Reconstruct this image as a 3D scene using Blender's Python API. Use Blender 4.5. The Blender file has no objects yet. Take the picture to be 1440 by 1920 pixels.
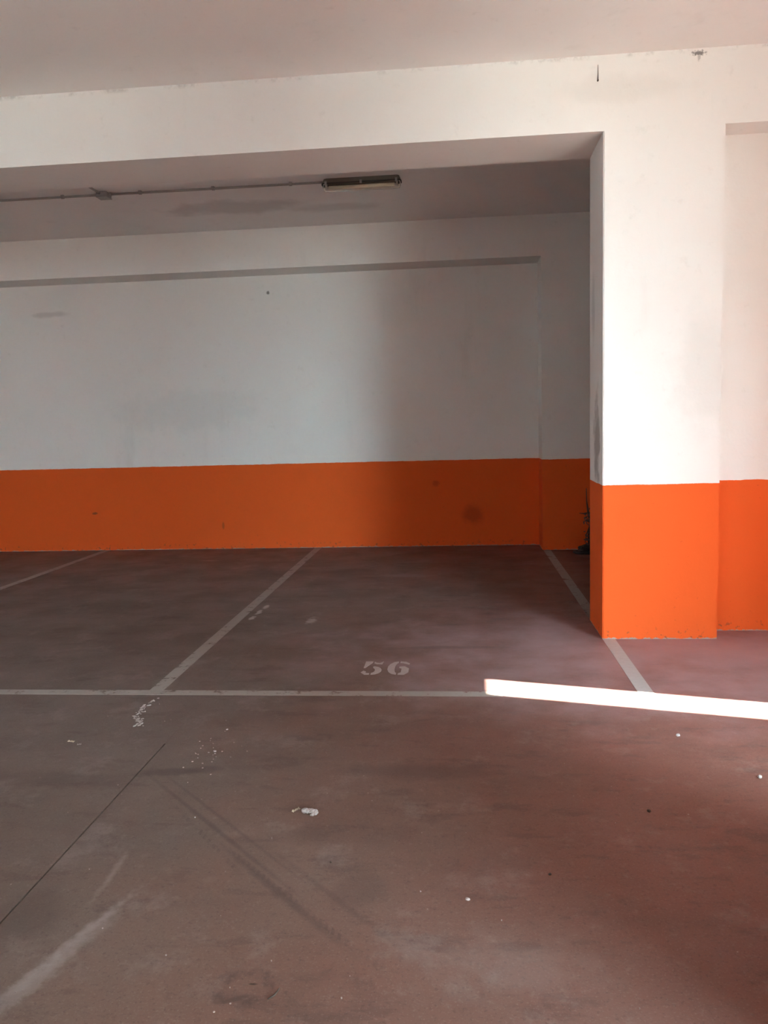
import bpy, bmesh, math, random
from mathutils import Vector, Matrix, noise
random.seed(7)
C = bpy.context.scene.collection
S = bpy.context.scene

# ---------------------------------------------------------------- camera
F, YAW, PITCH, ROLL, H = 1503.3, .0963, -.1072, -.0275, 1.5
fw = Vector((-math.sin(YAW)*math.cos(PITCH), math.cos(YAW)*math.cos(PITCH), math.sin(PITCH)))
r0 = Vector((math.cos(YAW), math.sin(YAW), 0)); u0 = r0.cross(fw)
cr, sr = math.cos(ROLL), math.sin(ROLL)
rr = cr*r0 + sr*u0; uu = -sr*r0 + cr*u0
cd = bpy.data.cameras.new('camera'); cam = bpy.data.objects.new('camera', cd); C.objects.link(cam)
M = Matrix((rr, uu, -fw)).transposed().to_4x4(); M.translation = Vector((0, 0, H)); cam.matrix_world = M
cd.sensor_fit = 'VERTICAL'; cd.sensor_height = 24.0; cd.lens = F/1920*24.0; cd.clip_start = .05
S.camera = cam

# ---------------------------------------------------------------- sky, sun, exposure
w = bpy.data.worlds.new('sky'); S.world = w; w.use_nodes = True
bg = w.node_tree.nodes['Background']; bg.inputs['Color'].default_value = (.70, .98, 1.12, 1); bg.inputs['Strength'].default_value = 10
sd = bpy.data.lights.new('sun', 'SUN'); sd.energy = 40; sd.angle = math.radians(.53); sd.color = (1, .90, .76)
sun = bpy.data.objects.new('sun', sd); C.objects.link(sun)
SUN_EL = math.radians(34.0)
sdir = Vector((-math.cos(SUN_EL)*.968, math.cos(SUN_EL)*.252, -math.sin(SUN_EL)))
sun.rotation_euler = sdir.to_track_quat('-Z', 'Y').to_euler(); sun.location = (20, -6, 14)
S.view_settings.view_transform = 'Standard'; S.view_settings.look = 'None'
S.view_settings.gamma = 1; S.view_settings.use_curve_mapping = False
S.view_settings.exposure = 2.1

# ---------------------------------------------------------------- solved dimensions
XP, YP, XP2, YB = .9534, 5.5034, 1.715, 6.0414
HB, HC = 3.345, 3.81
YW, YR, XR, HR, HS = 9.426, 9.845, .9465, 3.356, 1.061
YPAN = 5.724; YL = 4.357; XLR, XLL, XLL2 = .996, -1.787, -4.552
XSIDE = 3.5       # side wall right of the frame
YREAR = -6.0

# ---------------------------------------------------------------- node helper
class NT:
    def __init__(s, name):
        s.m = bpy.data.materials.new(name); s.m.use_nodes = True; s.t = s.m.node_tree
        s.t.nodes.clear(); s.out = s.t.nodes.new('ShaderNodeOutputMaterial')
        s.pos = s.n('ShaderNodeNewGeometry').outputs['Position']
    def n(s, k, **kw):
        x = s.t.nodes.new(k)
        for a, b in kw.items(): setattr(x, a, b)
        return x
    def put(s, inp, v):
        if isinstance(v, bpy.types.NodeSocket): s.t.links.new(v, inp)
        elif v is not None: inp.default_value = v
    def math(s, op, a, b=None, clamp=False):
        x = s.n('ShaderNodeMath', operation=op, use_clamp=clamp); s.put(x.inputs[0], a)
        if b is not None: s.put(x.inputs[1], b)
        return x.outputs[0]
    def vec(s, op, a, b=None):
        x = s.n('ShaderNodeVectorMath', operation=op); s.put(x.inputs[0], a)
        if b is not None: s.put(x.inputs[1], b)
        return x.outputs['Value'] if op in ('LENGTH', 'DOT_PRODUCT') else x.outputs['Vector']
    def noise(s, scale, detail=4, rough=.55, stretch=None, v=None):
        v = v or s.pos
        if stretch: v = s.vec('MULTIPLY', v, stretch)
        x = s.n('ShaderNodeTexNoise'); s.put(x.inputs['Vector'], v)
        x.inputs['Scale'].default_value = scale; x.inputs['Detail'].default_value = detail; x.inputs['Roughness'].default_value = rough
        return x.outputs['Fac']
    def step(s, v, a, b, lo=0., hi=1.):
        x = s.n('ShaderNodeMapRange', interpolation_type='SMOOTHSTEP'); s.put(x.inputs['Value'], v)
        x.inputs['From Min'].default_value = a; x.inputs['From Max'].default_value = b
        x.inputs['To Min'].default_value = lo; x.inputs['To Max'].default_value = hi
        return x.outputs[0]
    def mix(s, f, a, b):
        x = s.n('ShaderNodeMix', data_type='RGBA'); s.put(x.inputs[0], f); s.put(x.inputs[6], a); s.put(x.inputs[7], b)
        return x.outputs[2]
    def mul(s, a, b): return s.math('MULTIPLY', a, b)
    def blob(s, c, r, wob=.35, nsc=6, rot=0, inner=.35):
        """soft-edged irregular patch at world point c with radii r"""
        v = s.vec('SUBTRACT', s.pos, c)
        if rot:
            x = s.n('ShaderNodeVectorRotate', rotation_type='Z_AXIS'); s.put(x.inputs['Vector'], v); x.inputs['Angle'].default_value = rot
            v = x.outputs[0]
        v = s.vec('DIVIDE', v, r); l = s.vec('LENGTH', v)
        l = s.math('ADD', l, s.mul(s.math('SUBTRACT', s.noise(nsc, 4), .5), wob*3))
        return s.step(l, inner, 1., 1., 0.)
    def bump(s, h, strength, dist):
        x = s.n('ShaderNodeBump'); x.inputs['Strength'].default_value = strength; x.inputs['Distance'].default_value = dist
        s.put(x.inputs['Height'], h); return x.outputs[0]
    def bsdf(s, col, rough=.8, spec=.3, normal=None, **kw):
        x = s.n('ShaderNodeBsdfPrincipled'); s.put(x.inputs['Base Color'], col); s.put(x.inputs['Roughness'], rough)
        x.inputs['Specular IOR Level'].default_value = spec
        if normal: s.put(x.inputs['Normal'], normal)
        for k, v in kw.items(): s.put(x.inputs[k.replace('_', ' ')], v)
        s.t.links.new(x.outputs[0], s.out.inputs[0]); return x

WHITE = (.85, .82, .78, 1); ORANGE = (.82, .116, .018, 1)
def wall_mat(name, band=True, blobs=(), white=WHITE, seam=False):
    t = NT(name)
    big = t.noise(.9, 5); col = t.mix(t.mul(t.step(big, .42, .75), .10), white, (.55, .50, .45, 1))
    fine = t.noise(11, 6, .65); col = t.mix(t.mul(t.step(fine, .58, .8), .16), col, (.45, .41, .36, 1))
    streak = t.noise(3.2, 5, .6, (1, 1, .22)); col = t.mix(t.mul(t.step(streak, .60, .80), .14), col, (.42, .39, .34, 1))
    for (c, r, col2, a, *k) in blobs:
        if c[2] > HS: col = t.mix(t.mul(t.blob(c, r, **(k[0] if k else {})), a), col, col2)
    z = t.n('ShaderNodeSeparateXYZ'); t.put(z.inputs[0], t.pos); z = z.outputs[2]
    if seam:
        s = t.mul(t.step(z, HC-.035, HC-.008), t.step(t.noise(7, 6, .7), .47, .66)); col = t.mix(t.mul(s, .35), col, (.25, .22, .19, 1))
    if band:
        zz = t.math('ADD', z, t.mul(t.math('SUBTRACT', t.noise(7, 6, .7), .5), .018))
        o = t.mix(t.mul(t.step(t.noise(2.3, 5, .6), .45, .8), .14), ORANGE, (.66, .078, .012, 1))
        o = t.mix(t.mul(t.step(t.noise(26, 4), .66, .74), .3), o, (.50, .07, .02, 1))
        for (c, r, col2, a, *k) in blobs:
            if c[2] <= HS: o = t.mix(t.mul(t.blob(c, r, **(k[0] if k else {})), a), o, col2)
        # chipped paint at the foot of the wall
        f = t.math('ADD', z, t.mul(t.math('SUBTRACT', t.noise(22, 5, .7), .5), .05))
        o = t.mix(t.step(f, .004, .007, 1, 0), o, (.42, .31, .26, 1))
        dirt = t.mul(t.step(z, 0, .12, 1, 0), t.step(t.noise(30, 4), .60, .68)); o = t.mix(t.mul(dirt, .7), o, (.20, .07, .04, 1))
        col = t.mix(t.step(zz, HS-.0025, HS+.0025), o, col)
    h = t.math('ADD', t.mul(t.noise(5, 5, .55), .8), t.mul(t.noise(60, 4), .12))
    t.bsdf(col, .82, .25, t.bump(h, .35, .012)); return t.m

GREY = (.33, .30, .27, 1)
M_wall = wall_mat('painted_wall')
M_back = wall_mat('painted_back_wall', blobs=[
    ((.14, YR, .38), (.16, .3, .16), (.22, .02, .01, 1), .38), ((-4.68, YR, .48), (.05, .2, .02), (.2, .05, .02, 1), .8, dict(nsc=20)),
    ((-2.3, YR, 3.15), (.025, .2, .03), (.1, .08, .06, 1), .8, dict(nsc=30)), ((-.3, YR, .78), (.06, .2, .05), (.35, .03, .01, 1), .4, dict(nsc=20)),
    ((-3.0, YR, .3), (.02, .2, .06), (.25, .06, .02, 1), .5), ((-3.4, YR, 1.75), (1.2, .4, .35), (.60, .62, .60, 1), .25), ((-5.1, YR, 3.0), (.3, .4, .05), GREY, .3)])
M_pil = wall_mat('painted_pillar', blobs=[
    ((XP, 5.75, 1.35), (.1, .16, .42), GREY, .75, dict(wob=.5, nsc=9)), ((XP, 5.9, 2.3), (.1, .10, .35), GREY, .3),
    ((1.6, YP, 1.8), (.25, .2, .5), (.62, .60, .56, 1), .3)])
M_beam = wall_mat('painted_beam', band=False, seam=True, blobs=[
    ((1.54, YP, 3.782), (.055, .1, .020), (.10, .09, .08, 1), .8, dict(nsc=70, wob=.6)), ((1.543, YP, 3.755), (.012, .1, .03), (.2, .18, .16, 1), .45, dict(nsc=60, wob=.5)),
    ((2.0, YP, 3.80), (.05, .1, .015), (.2, .18, .16, 1), .6, dict(nsc=40)), ((-3.6, YP, 3.79), (.14, .1, .012), (.2, .18, .16, 1), .6, dict(nsc=40)),
    ((1.05, YP, 3.6), (.5, .2, .12), (.60, .57, .52, 1), .2)])
M_ceil = wall_mat('painted_ceiling', band=False, white=(.88, .85, .82, 1), blobs=[
    ((-2.3, 8.5, 3.81), (.9, .35, .3), (.45, .41, .37, 1), .45, dict(wob=.5, nsc=3)), ((-1.2, 8.7, 3.81), (.6, .2, .3), (.45, .41, .37, 1), .3, dict(nsc=4))])

# floor colour: shared by floor and by worn line paint
def floor_color(t):
    f = t.pos
    col = t.mix(t.step(t.noise(.55, 4, .5), .35, .68), (.165, .088, .066, 1), (.180, .114, .092, 1))
    sx = t.n('ShaderNodeSeparateXYZ'); t.put(sx.inputs[0], f); gx = t.math('ADD', sx.outputs[0], t.mul(t.math('SUBTRACT', t.noise(.8, 4, v=t.vec('ADD', f, (3, 9, 0))), .5), 2.4))
    col = t.mix(t.step(gx, -.9, 1.1), col, (.200, .083, .063, 1)); col = t.mix(t.mul(t.step(gx, -1.4, -.7, 1, 0), .6), col, (.140, .108, .092, 1))
    col = t.mix(t.mul(t.step(t.noise(1.5, 6, .62, (1, 1.6, 1)), .50, .74), .42), col, (.115, .062, .050, 1))
    col = t.mix(t.mul(t.step(t.noise(5.5, 7, .68, (.5, 1.3, 1)), .545, .63), .42), col, (.10, .055, .045, 1))
    col = t.mix(t.mul(t.step(t.noise(3.1, 8, .72), .53, .66), .24), col, (.31, .24, .22, 1))
    col = t.mix(t.mul(t.step(t.noise(150, 3), .56, .70), .16), col, (.42, .34, .31, 1))
    col = t.mix(t.mul(t.step(t.noise(85, 3, v=t.vec('ADD', f, (7, 3, 0))), .57, .68), .35), col, (.07, .04, .035, 1))
    col = t.mix(t.mul(t.step(t.noise(22, 8, .75), .54, .66), .30), col, (.09, .05, .042, 1)); col = t.mix(t.mul(t.step(t.noise(26, 8, .75, v=t.vec('ADD', f, (1, 5, 0))), .55, .67), .22), col, (.28, .21, .19, 1))
    D = (.07, .042, .036, 1); L = (.34, .28, .26, 1)
    def b(c, r, cc, a, **k):
        nonlocal col; col = t.mix(t.mul(t.blob((c[0], c[1], 0), (r[0], r[1], 1), **k), a), col, cc)
    b((1.6, 5.2), (3.2, 1.6), (.42, .28, .29, 1), .72, nsc=2.6, wob=.45, inner=0)   # paler floor around the pillar foot, painted in place of missing daylight
    # curved tyre scuffs and drag marks
    b((-1.32, 3.30), (.20, .055), D, .5, nsc=9, rot=-.1); b((-1.17, 3.33), (.12, .05), D, .45, nsc=11, rot=-.2); b((-1.75, 3.22), (.45, .10), D, .35, nsc=5)
    b((-.98, 2.85), (.85, .018), D, .5, nsc=16, rot=.80, wob=.2, inner=.1); b((-.92, 2.87), (.85, .014), D, .35, nsc=20, rot=.80, wob=.2, inner=.1)
    b((-.62, 2.42), (.55, .025), D, .55, nsc=22, rot=.80, wob=.35, inner=.1); b((-.45, 2.42), (.5, .02), D, .3, nsc=18, rot=.80, inner=.1)
    b((-1.15, 2.20), (.30, .03), L, .55, nsc=30, rot=-1.25, inner=0, wob=.5); b((-1.18, 2.06), (.33, .045), L, .4, nsc=22, rot=-1.15, inner=0, wob=.5); b((-1.21, 2.50), (.22, .02), L, .35, nsc=30, rot=-1.6, inner=0, wob=.5); b((-1.21, 1.93), (.2, .05), L, .35, nsc=26, rot=-1.2, wob=.5)
    b((-1.38, 2.25), (.16, .2), D, .4, nsc=6); b((-.58, 2.8), (.12, .10), D, .35, nsc=8); b((-.35, 2.45), (.12, .16), D, .3, nsc=9)
    b((.12, 2.1), (.38, .2), L, .14, nsc=12, wob=.6, inner=.05)
    b((-.2, 3.35), (.45, .12), D, .4, nsc=4); b((-.1, 5.3), (.5, .05), D, .35, nsc=5); b((-1.6, 8.2), (.9, .18), D, .3, nsc=3)
    b((-2.9, 8.95), (.16, .04), L, .5, nsc=9); b((-1.35, 9.72), (.25, .03), L, .5, nsc=9); b((-.6, 7.9), (.5, .1), L, .25, nsc=4)
    for q in range(3):   # flaked white scuffs beside the bay line
        b((-1.68+.01*q, 6.15+.2*q), (.03, .10), (.55, .47, .43, 1), .7, nsc=18, wob=.6); 
    b((-1.18, 6.05), (.05, .14), (.5, .42, .38, 1), .6, nsc=20, wob=.6)
    # segmented tyre tread print
    def tread(p, q, wd, fr, a):
        nonlocal col
        L_ = math.hypot(q[0]-p[0], q[1]-p[1]); e = ((q[0]-p[0])/L_, (q[1]-p[1])/L_, 0)
        d = t.vec('SUBTRACT', f, (p[0], p[1], 0)); u = t.vec('DOT_PRODUCT', d, e); v = t.vec('DOT_PRODUCT', d, (-e[1], e[0], 0))
        u = t.math('ADD', u, t.mul(t.math('SUBTRACT', t.noise(30, 3), .5), .012)); v = t.math('ADD', v, t.mul(t.math('SUBTRACT', t.noise(9, 4), .5), .02))
        m = t.mul(t.mul(t.step(t.math('ABSOLUTE', v), wd*.5, wd, 1, 0), t.step(u, 0, .15)), t.step(u, L_-.1, L_, 1, 0))
        m = t.mul(m, t.step(t.math('SINE', t.mul(t.math('ADD', u, v), fr)), -.3, .5, .35, 1)); m = t.mul(m, t.step(t.noise(11, 4), .38, .6, .3, 1))
        col = t.mix(t.mul(m, a), col, D)
    tread((-.90, 2.72), (-.22, 2.04), .014, 190, .42); tread((-1.22, 3.05), (-.75, 2.50), .012, 150, .35)
    # worn tyre-turn stains near the camera
    for c, (ra, rb), a in (((-.605, 1.965), (.070, .062), .7), ((-.37, 1.955), (.10, .085), .32)):
        v = t.vec('DIVIDE', t.vec('SUBTRACT', f, (c[0], c[1], 0)), (ra, rb, 1)); l = t.vec('LENGTH', v)
        l = t.math('ADD', l, t.mul(t.math('SUBTRACT', t.noise(18, 5), .5), 1.1))
        ring = t.mul(t.step(l, .55, 1.0), t.step(l, 1.0, 1.45, 1, 0)); col = t.mix(t.mul(ring, t.step(t.noise(16, 5, .7), .42, .62, .1, a)), col, D)
    b((-.585, 1.985), (.018, .006), (.03, .015, .01, 1), .8, nsc=30); b((-.62, 1.925), (.06, .014), D, .6, nsc=20, rot=-.4)
    return col
def floor_bump(t):
    h = t.math('ADD', t.mul(t.noise(3, 4), .8), t.mul(t.noise(90, 4, .6), .16)); return t.bump(h, .3, .008)
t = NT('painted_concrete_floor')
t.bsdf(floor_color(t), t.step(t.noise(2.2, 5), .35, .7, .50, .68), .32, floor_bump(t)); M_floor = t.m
def line_mat(name, col, keep):
    t = NT(name)
    mask = t.step(t.math('ADD', t.noise(9, 6, .7), t.mul(t.noise(45, 4), .25)), keep, keep+.12)
    c = t.mix(t.mul(t.noise(30, 3), .3), col, (.22, .17, .15, 1))
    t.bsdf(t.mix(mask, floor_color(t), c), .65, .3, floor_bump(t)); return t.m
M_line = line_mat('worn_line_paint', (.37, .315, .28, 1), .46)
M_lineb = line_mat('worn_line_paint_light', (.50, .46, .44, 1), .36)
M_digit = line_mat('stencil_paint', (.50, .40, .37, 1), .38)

def plain(name, col, rough=.5, spec=.4, nsc=20, var=.25, **kw):
    t = NT(name); c = t.mix(t.mul(t.noise(nsc, 4), var), (*col, 1), (col[0]*.45, col[1]*.45, col[2]*.45, 1))
    t.bsdf(c, rough, spec, t.bump(t.noise(nsc*5, 3), .2, .002), **kw); return t.m
M_pvc = plain('aged_grey_plastic', (.40, .36, .33), .55)
M_body = plain('fixture_grey_plastic', (.16, .13, .10), .5)
M_gasket = plain('dark_rubber', (.03, .025, .02), .7)
M_clip = plain('clip_plastic', (.36, .33, .30), .45)
M_steel = plain('clip_metal', (.75, .72, .68), .3, Metallic=.6)
M_tube = plain('tube_glass', (.88, .80, .66), .35, var=.05)
M_dark = plain('dark_plastic', (.025, .02, .02), .5)
M_twig = plain('dry_twig', (.10, .05, .045), .8)
M_leaf = plain('wilted_leaf', (.16, .09, .08), .8)
M_paper = plain('yellowed_paper', (.78, .66, .50), .8)
M_plaster = plain('plaster_crumb', (.44, .36, .33), .9)
M_stone = plain('pebble_stone', (.36, .27, .24), .9)
M_rust = plain('rusty_iron', (.07, .045, .035), .8)
M_brown = plain('brown_render', (.12, .08, .06), .9, nsc=3)
M_out = plain('outside_pavement', (.40, .37, .33), .9, nsc=2)
t = NT('clear_diffuser'); g = t.bsdf((.96, .93, .88, 1), .08, .5, None, Transmission_Weight=1.0, IOR=1.12); M_glass = t.m

# ---------------------------------------------------------------- mesh helpers
def link(name, bm, mat, parent=None, smooth=False):
    me = bpy.data.meshes.new(name); bmesh.ops.recalc_face_normals(bm, faces=bm.faces); bm.to_mesh(me); bm.free()
    me.materials.append(mat)
    if smooth:
        for p in me.polygons: p.use_smooth = True
    o = bpy.data.objects.new(name, me); C.objects.link(o)
    if parent: o.parent = parent
    return o
def tag(o, label=None, cat=None, group=None, kind=None):
    for k, v in (('label', label), ('category', cat), ('group', group), ('kind', kind)):
        if v: o[k] = v
    return o
def empty(name, loc, label, cat, group=None):
    o = bpy.data.objects.new(name, None); o.empty_display_size = .05; C.objects.link(o); o.location = loc
    return tag(o, label, cat, group)
def box(bm, a, b):
    v = [bm.verts.new((x, y, z)) for x in (a[0], b[0]) for y in (a[1], b[1]) for z in (a[2], b[2])]
    for f in ((0, 1, 3, 2), (4, 6, 7, 5), (0, 4, 5, 1), (2, 3, 7, 6), (0, 2, 6, 4), (1, 5, 7, 3)): bm.faces.new([v[i] for i in f])
    return v
def tube(bm, pts, r, n=10, caps=True):
    pts = [Vector(p) for p in pts]; rings = []
    rs = r if isinstance(r, (list, tuple)) else [r]*len(pts)
    for i, p in enumerate(pts):
        d = (pts[min(i+1, len(pts)-1)]-pts[max(i-1, 0)]).normalized()
        a = d.orthogonal().normalized() if abs(d.z) > .9 else d.cross(Vector((0, 0, 1))).normalized(); b = d.cross(a)
        rings.append([bm.verts.new(p+rs[i]*(math.cos(2*math.pi*k/n)*a+math.sin(2*math.pi*k/n)*b)) for k in range(n)])
    for A, B in zip(rings, rings[1:]):
        for k in range(n): bm.faces.new((A[k], A[(k+1) % n], B[(k+1) % n], B[k]))
    if caps: bm.faces.new(rings[0][::-1]); bm.faces.new(rings[-1])
def struct(name, a, b, mat, label=None, bevel=None):
    bm = bmesh.new(); box(bm, a, b)
    if bevel:
        es = [e for e in bm.edges if bevel(e)]
        bmesh.ops.bevel(bm, geom=es, offset=.006, segments=2, affect='EDGES')
    return tag(link(name, bm, mat), label, None, None, 'structure')
def prism(bm, poly, z0, z1):
    lo = [bm.verts.new((x, y, z0)) for x, y in poly]; hi = [bm.verts.new((x, y, z1)) for x, y in poly]
    bm.faces.new(hi); bm.faces.new(lo[::-1]); n = len(poly)
    for i in range(n): bm.faces.new((lo[i], lo[(i+1) % n], hi[(i+1) % n], hi[i]))

# ---------------------------------------------------------------- setting
XL_ = -10.0
# floor with a real saw-cut joint running towards the camera, closed beyond y = 3.62
bm = bmesh.new()
GX0, GX1, GY = -1.4475, -1.4405, 3.62
box(bm, (XL_-.3, YREAR-.3, -.2), (GX0, 10.4, 0)); box(bm, (GX1, YREAR-.3, -.2), (XSIDE+.3, 10.4, 0))
box(bm, (GX0, YREAR-.3, -.2), (GX1, GY, -.007)); box(bm, (GX0, GY, -.2), (GX1, 10.4, -.0008))
tag(link('floor', bm, M_floor), 'worn reddish brown painted concrete floor of the garage', kind='structure')
bm = bmesh.new(); box(bm, (XL_-.3, YREAR-.3, HC), (XSIDE+.12, 10.4, HC+.25))
tag(link('ceiling', bm, M_ceil), 'off-white painted concrete ceiling', kind='structure')
# back wall: recessed infill panel, deep beam over it and proud column right of it
struct('wall_back', (XL_-.3, YR, 0), (4.2, YR+.3, HC), M_back, 'recessed white wall panel with orange lower band')
struct('wall_back_beam', (XL_, YW, HR), (4.0, YR, HC), M_wall, 'white beam over the recessed back wall panel')
struct('wall_back_column', (XR, YW, 0), (1.95, YR, HR), M_wall, 'column right of the recessed back wall panel, orange lower band')
PY0, PY1, PZ = -1.0, -.35, 2.6  # opening added in the unseen left wall to let in fill light
bm = bmesh.new(); box(bm, (XL_-.3, YREAR-.3, 0), (XL_, PY0, HC)); box(bm, (XL_-.3, PY1, 0), (XL_, YR, HC)); box(bm, (XL_-.3, PY0, PZ), (XL_, PY1, HC))
tag(link('wall_left', bm, M_wall), kind='structure')
struct('wall_right_rear', (2.6, YPAN+.2, 0), (2.8, YR, HC), M_wall)
# front frame: pillar, beam and the recessed panel right of the pillar
vert = lambda e: abs((e.verts[0].co-e.verts[1].co).z) > 1
struct('pillar', (XP, YP, 0), (XP2, YB, HB), M_pil, 'square concrete pillar, white above and bright orange below', vert)
bm = bmesh.new(); box(bm, (XL_, YP, HB), (XSIDE, YB, HC))
tag(link('beam', bm, M_beam), 'deep white concrete beam spanning from left edge over the pillar', kind='structure')
struct('wall_front_panel', (XP2, YPAN, 0), (XSIDE+.3, YPAN+.2, HB), M_wall, 'recessed wall panel right of the pillar, orange lower band')
# side wall right of the frame: wide open bay to the yard, post, then the slot of a door that stands ajar
SG0, SG1, SGH = 3.45, 3.74, 2.42
WG0, WG1, WGH = -3.3, 1.35, 3.15
T = .12
bm = bmesh.new(); box(bm, (XSIDE, YREAR, 0), (XSIDE+T, WG0, HC)); box(bm, (XSIDE, WG0, WGH), (XSIDE+T, WG1, HC)); box(bm, (XSIDE, WG1, 0), (XSIDE+T, SG0, HC))
box(bm, (XSIDE, SG0, SGH), (XSIDE+T, SG1, HC)); box(bm, (XSIDE, SG1, 0), (XSIDE+T, YPAN, HC))
tag(link('wall_right', bm, M_wall), kind='structure')
# closed rear wall
bm = bmesh.new(); box(bm, (XL_, YREAR-.2, 0), (XSIDE, YREAR, HC))
tag(link('wall_rear', bm, M_wall), kind='structure')
bm = bmesh.new(); box(bm, (-40, -40, -.4), (XSIDE+.3, YREAR-.3, -.02)); box(bm, (XSIDE+.3, -40, -.4), (40, 40, -.02))
tag(link('ground', bm, M_out), 'paved yard outside', kind='structure')
struct('pillar', (.98, 1.5, 0), (1.75, 2.4, HC), M_pil)   # unseen pillar added right of the camera to shade the near floor
# outside, unseen: slabs added to block sun and sky, a fin to trim skylight
bm = bmesh.new(); box(bm, (11.5, -6.2, -.02), (12.3, 1.0, 9)); tag(link('sun_sky_blocker', bm, M_brown), kind='structure')
bm = bmesh.new(); box(bm, (-12, -14, -.02), (7.8, -12, 9)); tag(link('sun_sky_blocker', bm, M_brown), kind='structure')  # added slab, cuts the southern sky that reaches the pillar
bm = bmesh.new(); box(bm, (XSIDE+T, 3.745, 0), (6.6, 3.86, 3.4)); tag(link('sky_blocker_fin', bm, M_brown), kind='structure')  # added brown fin, stops skylight slanting through the slot onto the near floor

# ---------------------------------------------------------------- painted markings
def strip(name, pts, mat, label, group=None):
    bm = bmesh.new(); prism(bm, pts, -.002, .0015)
    return tag(link(name, bm, mat), label, 'line marking', group)
hw = .042
strip('bay_line', [(-9, YL-.04), (1.04, YL-.04), (1.04, YL+.04), (-9, YL+.04)], M_line, 'long worn beige line across the front of the parking bays')
strip('bay_line', [(XLR-hw, YL+.041), (XLR+hw, YL+.041), (XLR+hw, YP), (XP+.001, YP), (XP-.0, YP)][:4]+[(XLR-hw, YP)], M_lineb, 'pale dividing line running from the sunlight patch back to the pillar')
strip('bay_line', [(XLR-hw, YP-.0), (XP, YP), (XP, YB), (XLR+hw, YB), (XLR+hw, YW), (XLR-hw, YW)] , M_line, 'dim dividing line behind the pillar leading to the back column')
strip('bay_line', [(XLL-hw, YL+.041), (XLL+hw, YL+.041), (XLL+hw, YR), (XLL-hw, YR)], M_line, 'worn dividing line left of the number 56, from long line to back wall')
strip('bay_line', [(XLL2-hw, YL+.041), (XLL2+hw, YL+.041), (XLL2+hw, YR), (XLL2-hw, YR)], M_line, 'short faint dividing line at the left edge of the picture')

num = empty('bay_number', (-.484, 4.835, 0), 'pale stencilled number 56 on the floor behind the long line', 'number')
def digit(name, polys, x0, wd):
    bm = bmesh.new()
    for P in polys: prism(bm, [(x0+p[0]*wd, -.135+p[1]*.27) for p in P], -.002, .0016)
    link(name, bm, M_digit, num)
def arc(cx, cy, rx, ry, a0, a1, n=7): return [(cx+rx*math.cos(math.radians(a0+(a1-a0)*i/n)), cy+ry*math.sin(math.radians(a0+(a1-a0)*i/n))) for i in range(n+1)]
digit('digit_five', [
    [(.06, 1), (.42, 1), (.42, .90), (.14, .50), (.06, .50)],                                      # upper left wedge
    [(.50, .98), (.62, .90), (.78, .88), (.94, 1), (.90, .78), (.62, .80), (.50, .86)],            # waving flag
    [(.50, .60)]+arc(.50, .31, .46, .31, 80, -90)+[(.50, .12)]+arc(.50, .31, .14, .18, -80, 80),   # bowl
    [(.0, .16), (.10, .28), (.24, .22), (.22, .12), (.42, .10), (.42, 0), (.20, 0)]], -.145, .13)
digit('digit_six', [
    [(.46, 1), (.46, .88)]+arc(.46, .5, .12, .38, 90, 270)+[(.46, .0)]+arc(.46, .5, .46, .5, 270, 90)[:-1],
    [(.54, 1), (.80, .98), (1., .84), (.96, .76), (.70, .86), (.54, .88)],
    [(.54, .60), (.78, .62), (1., .46), (1., .18), (.82, 0), (.54, 0), (.54, .10), (.66, .16), (.66, .46), (.54, .50)]], .012, .135)

# ---------------------------------------------------------------- ceiling conduit, junction box and lamp
CY, CZ = 7.752, HC-.0185
cr_ = empty('electrical_conduit', (-3.4, CY, HC), 'thin grey surface conduit run clipped along the rear ceiling', 'conduit')
def rel(o, pts): return [Vector(p)-o.location for p in pts]
bm = bmesh.new(); tube(bm, rel(cr_, [(-9.5, CY, CZ), (-3.46, CY, CZ)]), .0105); link('pipe', bm, M_pvc, cr_, True)
bm = bmesh.new(); tube(bm, rel(cr_, [(-3.31, CY, CZ), (-2.3, CY, CZ-.001), (-1.245, CY, CZ)]), .0105); link('pipe', bm, M_pvc, cr_, True)
bm = bmesh.new(); tube(bm, rel(cr_, [(-3.40, CY-.066, CZ), (-3.41, 7.3, CZ), (-3.41, 6.8, CZ), (-3.41, YB, CZ)]), .0105); link('pipe', bm, M_pvc, cr_, True)
clip0 = None
for x in (-5.3, -4.55, -3.80, -3.02, -2.30, -1.55):
    if clip0 is None:
        bm = bmesh.new(); tube(bm, [(-.012, 0, 0), (.012, 0, 0)], .017, 12); box(bm, (-.012, -.017, 0), (.012, .017, .018)); clip0 = link('clip', bm, M_clip, cr_); c = clip0
    else: c = clip0.copy(); C.objects.link(c); c.parent = cr_
    c.location = Vector((x, CY, CZ))-cr_.location
jb = empty('junction_box', (-3.385, CY, HC), 'small square grey junction box on the conduit', 'junction box')
bm = bmesh.new(); box(bm, (-.055, -.055, -.042), (.055, .055, 0)); bmesh.ops.bevel(bm, geom=bm.edges[:], offset=.006, segments=2, affect='EDGES'); link('box_body', bm, M_pvc, jb)
bm = bmesh.new(); box(bm, (-.058, -.058, -.052), (.058, .058, -.042)); bmesh.ops.bevel(bm, geom=bm.edges[:], offset=.003, segments=1, affect='EDGES'); link('box_lid', bm, M_clip, jb)
for sx in (-1, 1):
    bm = bmesh.new(); tube(bm, [(sx*.05, 0, -.018), (sx*.075, 0, -.018)], .016, 12); link('cable_gland', bm, M_pvc, jb)

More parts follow.
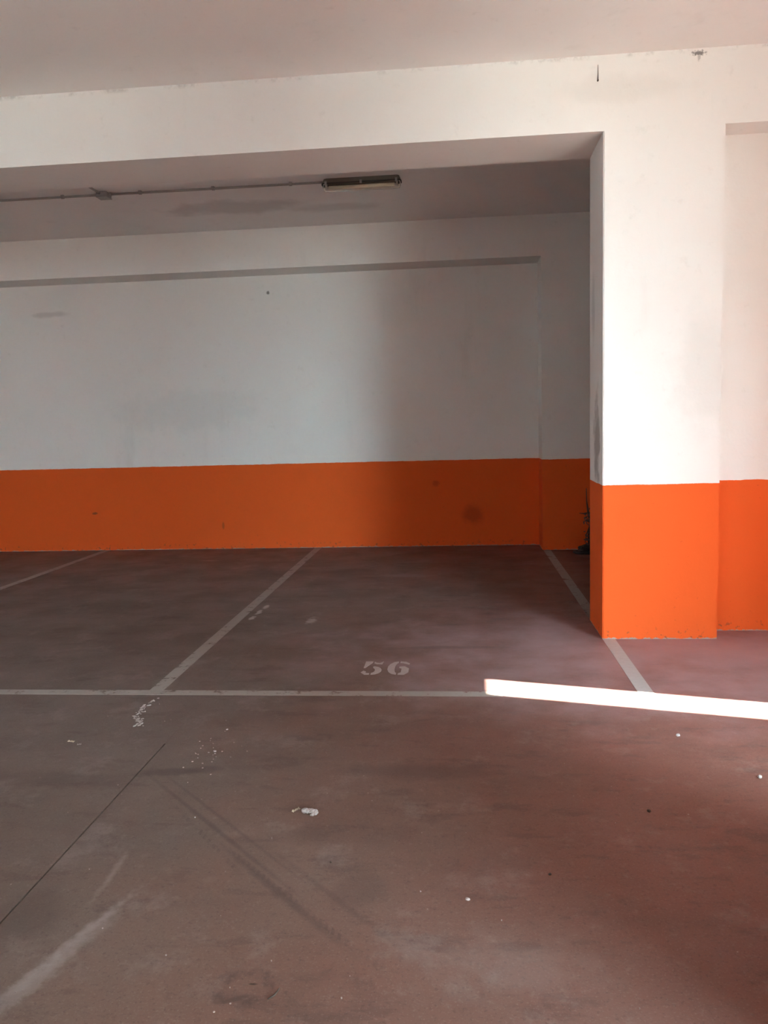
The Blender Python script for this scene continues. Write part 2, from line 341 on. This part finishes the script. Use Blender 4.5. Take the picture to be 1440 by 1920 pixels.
LX, LY, LLEN, LW = -.875, 7.755, .74, .13
lp = empty('ceiling_lamp', (LX, LY, HC), 'unlit sealed fluorescent batten lamp with clear cover on the rear ceiling', 'lamp')
def rrect(l, w_, r, z, n=5):
    P = []
    for cx, cy, a in ((l/2-r, w_/2-r, 0), (-l/2+r, w_/2-r, 90), (-l/2+r, -w_/2+r, 180), (l/2-r, -w_/2+r, 270)):
        for i in range(n+1):
            q = math.radians(a+90*i/n); P.append((cx+r*math.cos(q), cy+r*math.sin(q), z))
    return P
def loft(bm, secs, cap0=True, cap1=True):
    R = [[bm.verts.new(p) for p in s] for s in secs]; n = len(R[0])
    for A, B in zip(R, R[1:]):
        for k in range(n): bm.faces.new((A[k], A[(k+1) % n], B[(k+1) % n], B[k]))
    if cap0: bm.faces.new(R[0][::-1])
    if cap1: bm.faces.new(R[-1])
bm = bmesh.new(); loft(bm, [rrect(LLEN-.03, LW-.03, .03, 0), rrect(LLEN-.005, LW-.01, .035, -.03), rrect(LLEN, LW, .04, -.045)]); link('housing', bm, M_body, lp)
bm = bmesh.new(); loft(bm, [rrect(LLEN+.012, LW+.012, .045, -.043), rrect(LLEN+.012, LW+.012, .045, -.052)]); link('gasket', bm, M_gasket, lp)
bm = bmesh.new(); loft(bm, [rrect(LLEN, LW, .04, -.052), rrect(LLEN-.006, LW-.012, .04, -.08), rrect(LLEN-.02, LW-.035, .035, -.098), rrect(LLEN-.05, LW-.075, .025, -.105)], cap0=False)
dif = link('diffuser', bm, M_glass, lp, True)
md = dif.modifiers.new('shell', 'SOLIDIFY'); md.thickness = .002
bm = bmesh.new(); tube(bm, [(-.31, -.012, -.076), (.31, -.012, -.076)], .0165, 14); tb = link('lamp_tube', bm, M_tube, lp, True)
for sx in (-1, 1):
    bm = bmesh.new(); tube(bm, [(sx*.31, -.012, -.078), (sx*.325, -.012, -.078)], .0135, 12); link('end_cap', bm, M_steel, tb)
    bm = bmesh.new(); box(bm, (sx*.333-.008, -.03, -.095), (sx*.333+.008, .01, -.05)); link('tube_holder', bm, M_steel, lp)
bm = bmesh.new(); box(bm, (-.32, -.045, -.062), (.32, .045, -.053)); link('reflector', bm, M_body, lp)
for x in (-.33, 0, .33):
    for s in (-1, 1):
        bm = bmesh.new(); box(bm, (x-.010, s*.072-.004, -.066), (x+.010, s*.072+.004, -.032)); link('latch', bm, M_clip, lp)

# ---------------------------------------------------------------- small things
def shard(name, xy, size, mat, label, cat, group=None, seed=0, flat=.25, n=7, rot=0):
    rnd = random.Random(seed); bm = bmesh.new(); bmesh.ops.create_icosphere(bm, subdivisions=2, radius=1)
    for v in bm.verts:
        k = 1+.35*noise.noise(v.co*1.7+Vector((seed*3.1, 0, 0))); v.co = Vector((v.co.x*size[0]*k, v.co.y*size[1]*k, max(v.co.z, -.6)*size[2]*k))
    zmin = min(v.co.z for v in bm.verts)
    for v in bm.verts: v.co.z -= zmin
    o = link(name, bm, mat); o.location = (xy[0], xy[1], 0); o.rotation_euler.z = rot; return tag(o, label, cat, group)
# yellowish folded paper scrap
def scrap(xy, ln, wd, rot, label, mat, curl=.006, group=None):
    bm = bmesh.new(); N = 9; rows = []
    for i in range(N):
        u = i/(N-1)-.5; ww = wd*(.8+.5*abs(u)*2*(.6+.4*math.sin(i*2.1))); z = curl*(.4+.6*math.sin(i*1.3)**2)+.001
        rows.append([bm.verts.new((u*ln, s*ww/2, z+(curl*.8 if s > 0 else 0)*(i % 3)/2)) for s in (-1, 0, 1)])
    for A, B in zip(rows, rows[1:]):
        for k in range(2): bm.faces.new((A[k], A[k+1], B[k+1], B[k]))
    bmesh.ops.solidify(bm, geom=bm.faces[:], thickness=.0012)
    zm = min(v.co.z for v in bm.verts)
    for v in bm.verts: v.co.z -= zm
    o = link('paper_scrap', bm, mat); o.location = (*xy, 0); o.rotation_euler.z = rot; return tag(o, label, 'litter', group)
scrap((-.668, 2.972), .036, .011, .9, 'small curled cream paper scrap beside the pale crumpled clump', M_paper)
scrap((-1.925, 3.628), .042, .012, -.15, 'thin off-white sliver of litter on floor left of the white chip trail', M_paper)
scrap((-1.865, 3.592), .022, .008, .4, 'tiny pale sliver just right of the off-white sliver', M_plaster)
bm = bmesh.new(); tube(bm, [(-.018, -.028, .003), (-.004, -.014, .004), (.002, 0, .005), (.004, .016, .003)], [.0012, .0028, .0026, .001], 6)
o = link('twig', bm, M_rust, None, True); o.location = (-.512, 1.955, 0); tag(o, 'short curved dark twig on the floor near the lower picture edge', 'twig')
# crumpled clump: body and loose tufts
cl = empty('crumpled_clump', (-.607, 2.948, 0), 'pale grey crumpled clump of fluff on the open floor', 'litter')
for i, (dx, dy, r) in enumerate(((-.022, .008, .014), (-.008, .004, .013), (.008, .002, .014), (.020, .004, .012), (.022, -.010, .010), (.012, -.016, .009))):
    bm = bmesh.new(); bmesh.ops.create_icosphere(bm, subdivisions=2, radius=r)
    for v in bm.verts: v.co *= 1+.5*noise.noise(v.co*130+Vector((i, 0, 0)))
    zm = min(v.co.z for v in bm.verts)
    for v in bm.verts: v.co = Vector((v.co.x+dx, v.co.y+dy, (v.co.z-zm)*.6))
    link('tuft', bm, M_plaster, cl)
# trail of plaster chips running off the end of the left dividing line
rnd = random.Random(3); bm = bmesh.new()
def chip(bm, x, y, r):
    n = 6; a0 = rnd.random()*6; prism(bm, [(x+r*rnd.uniform(.6, 1.2)*math.cos(a0+6.283*k/n), y+r*rnd.uniform(.6, 1.2)*math.sin(a0+6.283*k/n)) for k in range(n)], -.001, rnd.uniform(.001, .0035))
path = [(-1.735, 4.28), (-1.745, 4.20), (-1.76, 4.12), (-1.735, 4.05), (-1.745, 3.98), (-1.70, 3.93), (-1.675, 3.87), (-1.672, 3.83)]
for i in range(95):
    q = rnd.random()**.8*(len(path)-1.001); k = int(q); f = q-k
    x = path[k][0]*(1-f)+path[k+1][0]*f+rnd.gauss(0, .010); y = path[k][1]*(1-f)+path[k+1][1]*f+rnd.gauss(0, .012)
    chip(bm, x, y, rnd.uniform(.002, .009))
tag(link('plaster_chips', bm, M_plaster), 'broken trail of whitish chips on floor below the left line junction', 'debris', kind='stuff')
bm = bmesh.new()
for i in range(26): chip(bm, -1.19+rnd.gauss(0, .05), 3.55+rnd.gauss(0, .10), rnd.uniform(.0015, .0045))
for i in range(90): chip(bm, rnd.uniform(-1.9, 1.2), rnd.uniform(1.85, 4.2), rnd.uniform(.0012, .003))
tag(link('grit', bm, M_stone), 'scattered fine pale grit on the floor', 'debris', kind='stuff')
for i, (xy, r, lb, mt) in enumerate((((1.005, 3.775), .011, 'small pinkish crumb on the floor just below the sunlight patch', M_plaster),
        ((1.22, 3.331), .012, 'small pale crumb on the floor at the right picture edge', M_plaster),
        ((.698, 3.014), .009, 'dark pebble on reddish floor midway down the right side', M_rust),
        ((0.0, 2.404), .008, 'light brown crumb with tail low in the middle of the floor', M_plaster),
        ((.274, 2.56), .006, 'tiny dark pebble on floor right of the light brown crumb', M_rust),
        ((-.47, 2.60), .005, 'tiny dark speck-sized pebble on the middle floor', M_rust),
        ((-1.17, 3.53), .008, 'pale crumb above the dark tyre scuff', M_plaster),
        ((-1.19, 3.80), .006, 'pale tiny crumb between the chip trail and number 56', M_plaster))):
    shard('pebble', xy, (r, r*.75, r*.6), mt, lb, 'pebble', None, seed=i+2, rot=i)
nl = empty('nail', (.918, YP, 3.70), 'thin dark nail streak high on the beam above the pillar corner', 'nail')
bm = bmesh.new(); tube(bm, [(0, -.006, .05), (.001, -.004, .0), (0, -.003, -.045)], [.0012, .002, .004], 8); link('shank', bm, M_rust, nl)
bm = bmesh.new(); tube(bm, [(0, 0.002, -.045), (0, -.012, -.045)], .005, 10); link('nail_head', bm, M_rust, nl)

# dark plant-like upright half hidden behind the pillar
pl = empty('dried_plant', (1.44, 9.15, 0), 'dark dried stem with short twigs in a low black tray behind pillar', 'plant')
bm = bmesh.new(); n = 20
secs = []
for r, z in ((.15, 0), (.17, .012), (.165, .03), (.15, .03), (.14, .018)):
    secs.append([((r*1.1)*math.cos(2*math.pi*k/n), r*.62*math.sin(2*math.pi*k/n), z) for k in range(n)])
loft(bm, secs); link('tray', bm, M_dark, pl, True)
bm = bmesh.new(); bmesh.ops.create_icosphere(bm, subdivisions=3, radius=.1)
for v in bm.verts: v.co = Vector((v.co.x*1.2, v.co.y*.7, v.co.z*.55))*(1+.3*noise.noise(v.co*25)); v.co.z += .05
link('soil', bm, M_dark, pl)
bm = bmesh.new(); tube(bm, [(0, 0, .05), (-.01, 0, .2), (.01, 0, .35), (-.015, .0, .47), (-.03, .01, .6), (-.035, 0, .74)], [.014, .012, .010, .012, .006, .004], 8); link('stem', bm, M_twig, pl, True)
for P in ([(-.015, 0, .46), (-.07, 0, .455), (-.115, 0, .46)], [(-.0, 0, .47), (.03, 0, .40), (.05, 0, .33)], [(0, 0, .36), (-.04, 0, .375), (-.07, 0, .36)],
          [(0, 0, .3), (-.03, .01, .22), (-.05, 0, .12)], [(0, 0, .25), (.04, .01, .2), (.05, 0, .1)], [(0, 0, .5), (.03, 0, .55), (.05, 0, .62)]):
    bm = bmesh.new(); tube(bm, P, [.009, .007, .003], 6); link('twig', bm, M_twig, pl, True)
lf0 = None
for i in range(34):
    if lf0 is None:
        bm = bmesh.new(); P = [(0, 0, 0), (.012, .004, .012), (.014, .006, .03), (0, .012, .048), (-.013, .006, .03), (-.011, .004, .012)]
        vs = [bm.verts.new(p) for p in P]; c0 = bm.verts.new((0, -.002, .026))
        for k in range(6): bm.faces.new((vs[k], vs[(k+1) % 6], c0))
        l_ = lf0 = link('leaf', bm, M_leaf, pl)
    else: l_ = lf0.copy(); C.objects.link(l_); l_.parent = pl
    l_.location = (rnd.gauss(-.015, .035), rnd.gauss(0, .03), rnd.uniform(.08, .48)); l_.rotation_euler = (rnd.uniform(1, 4), rnd.uniform(-1, 1), rnd.uniform(0, 6));
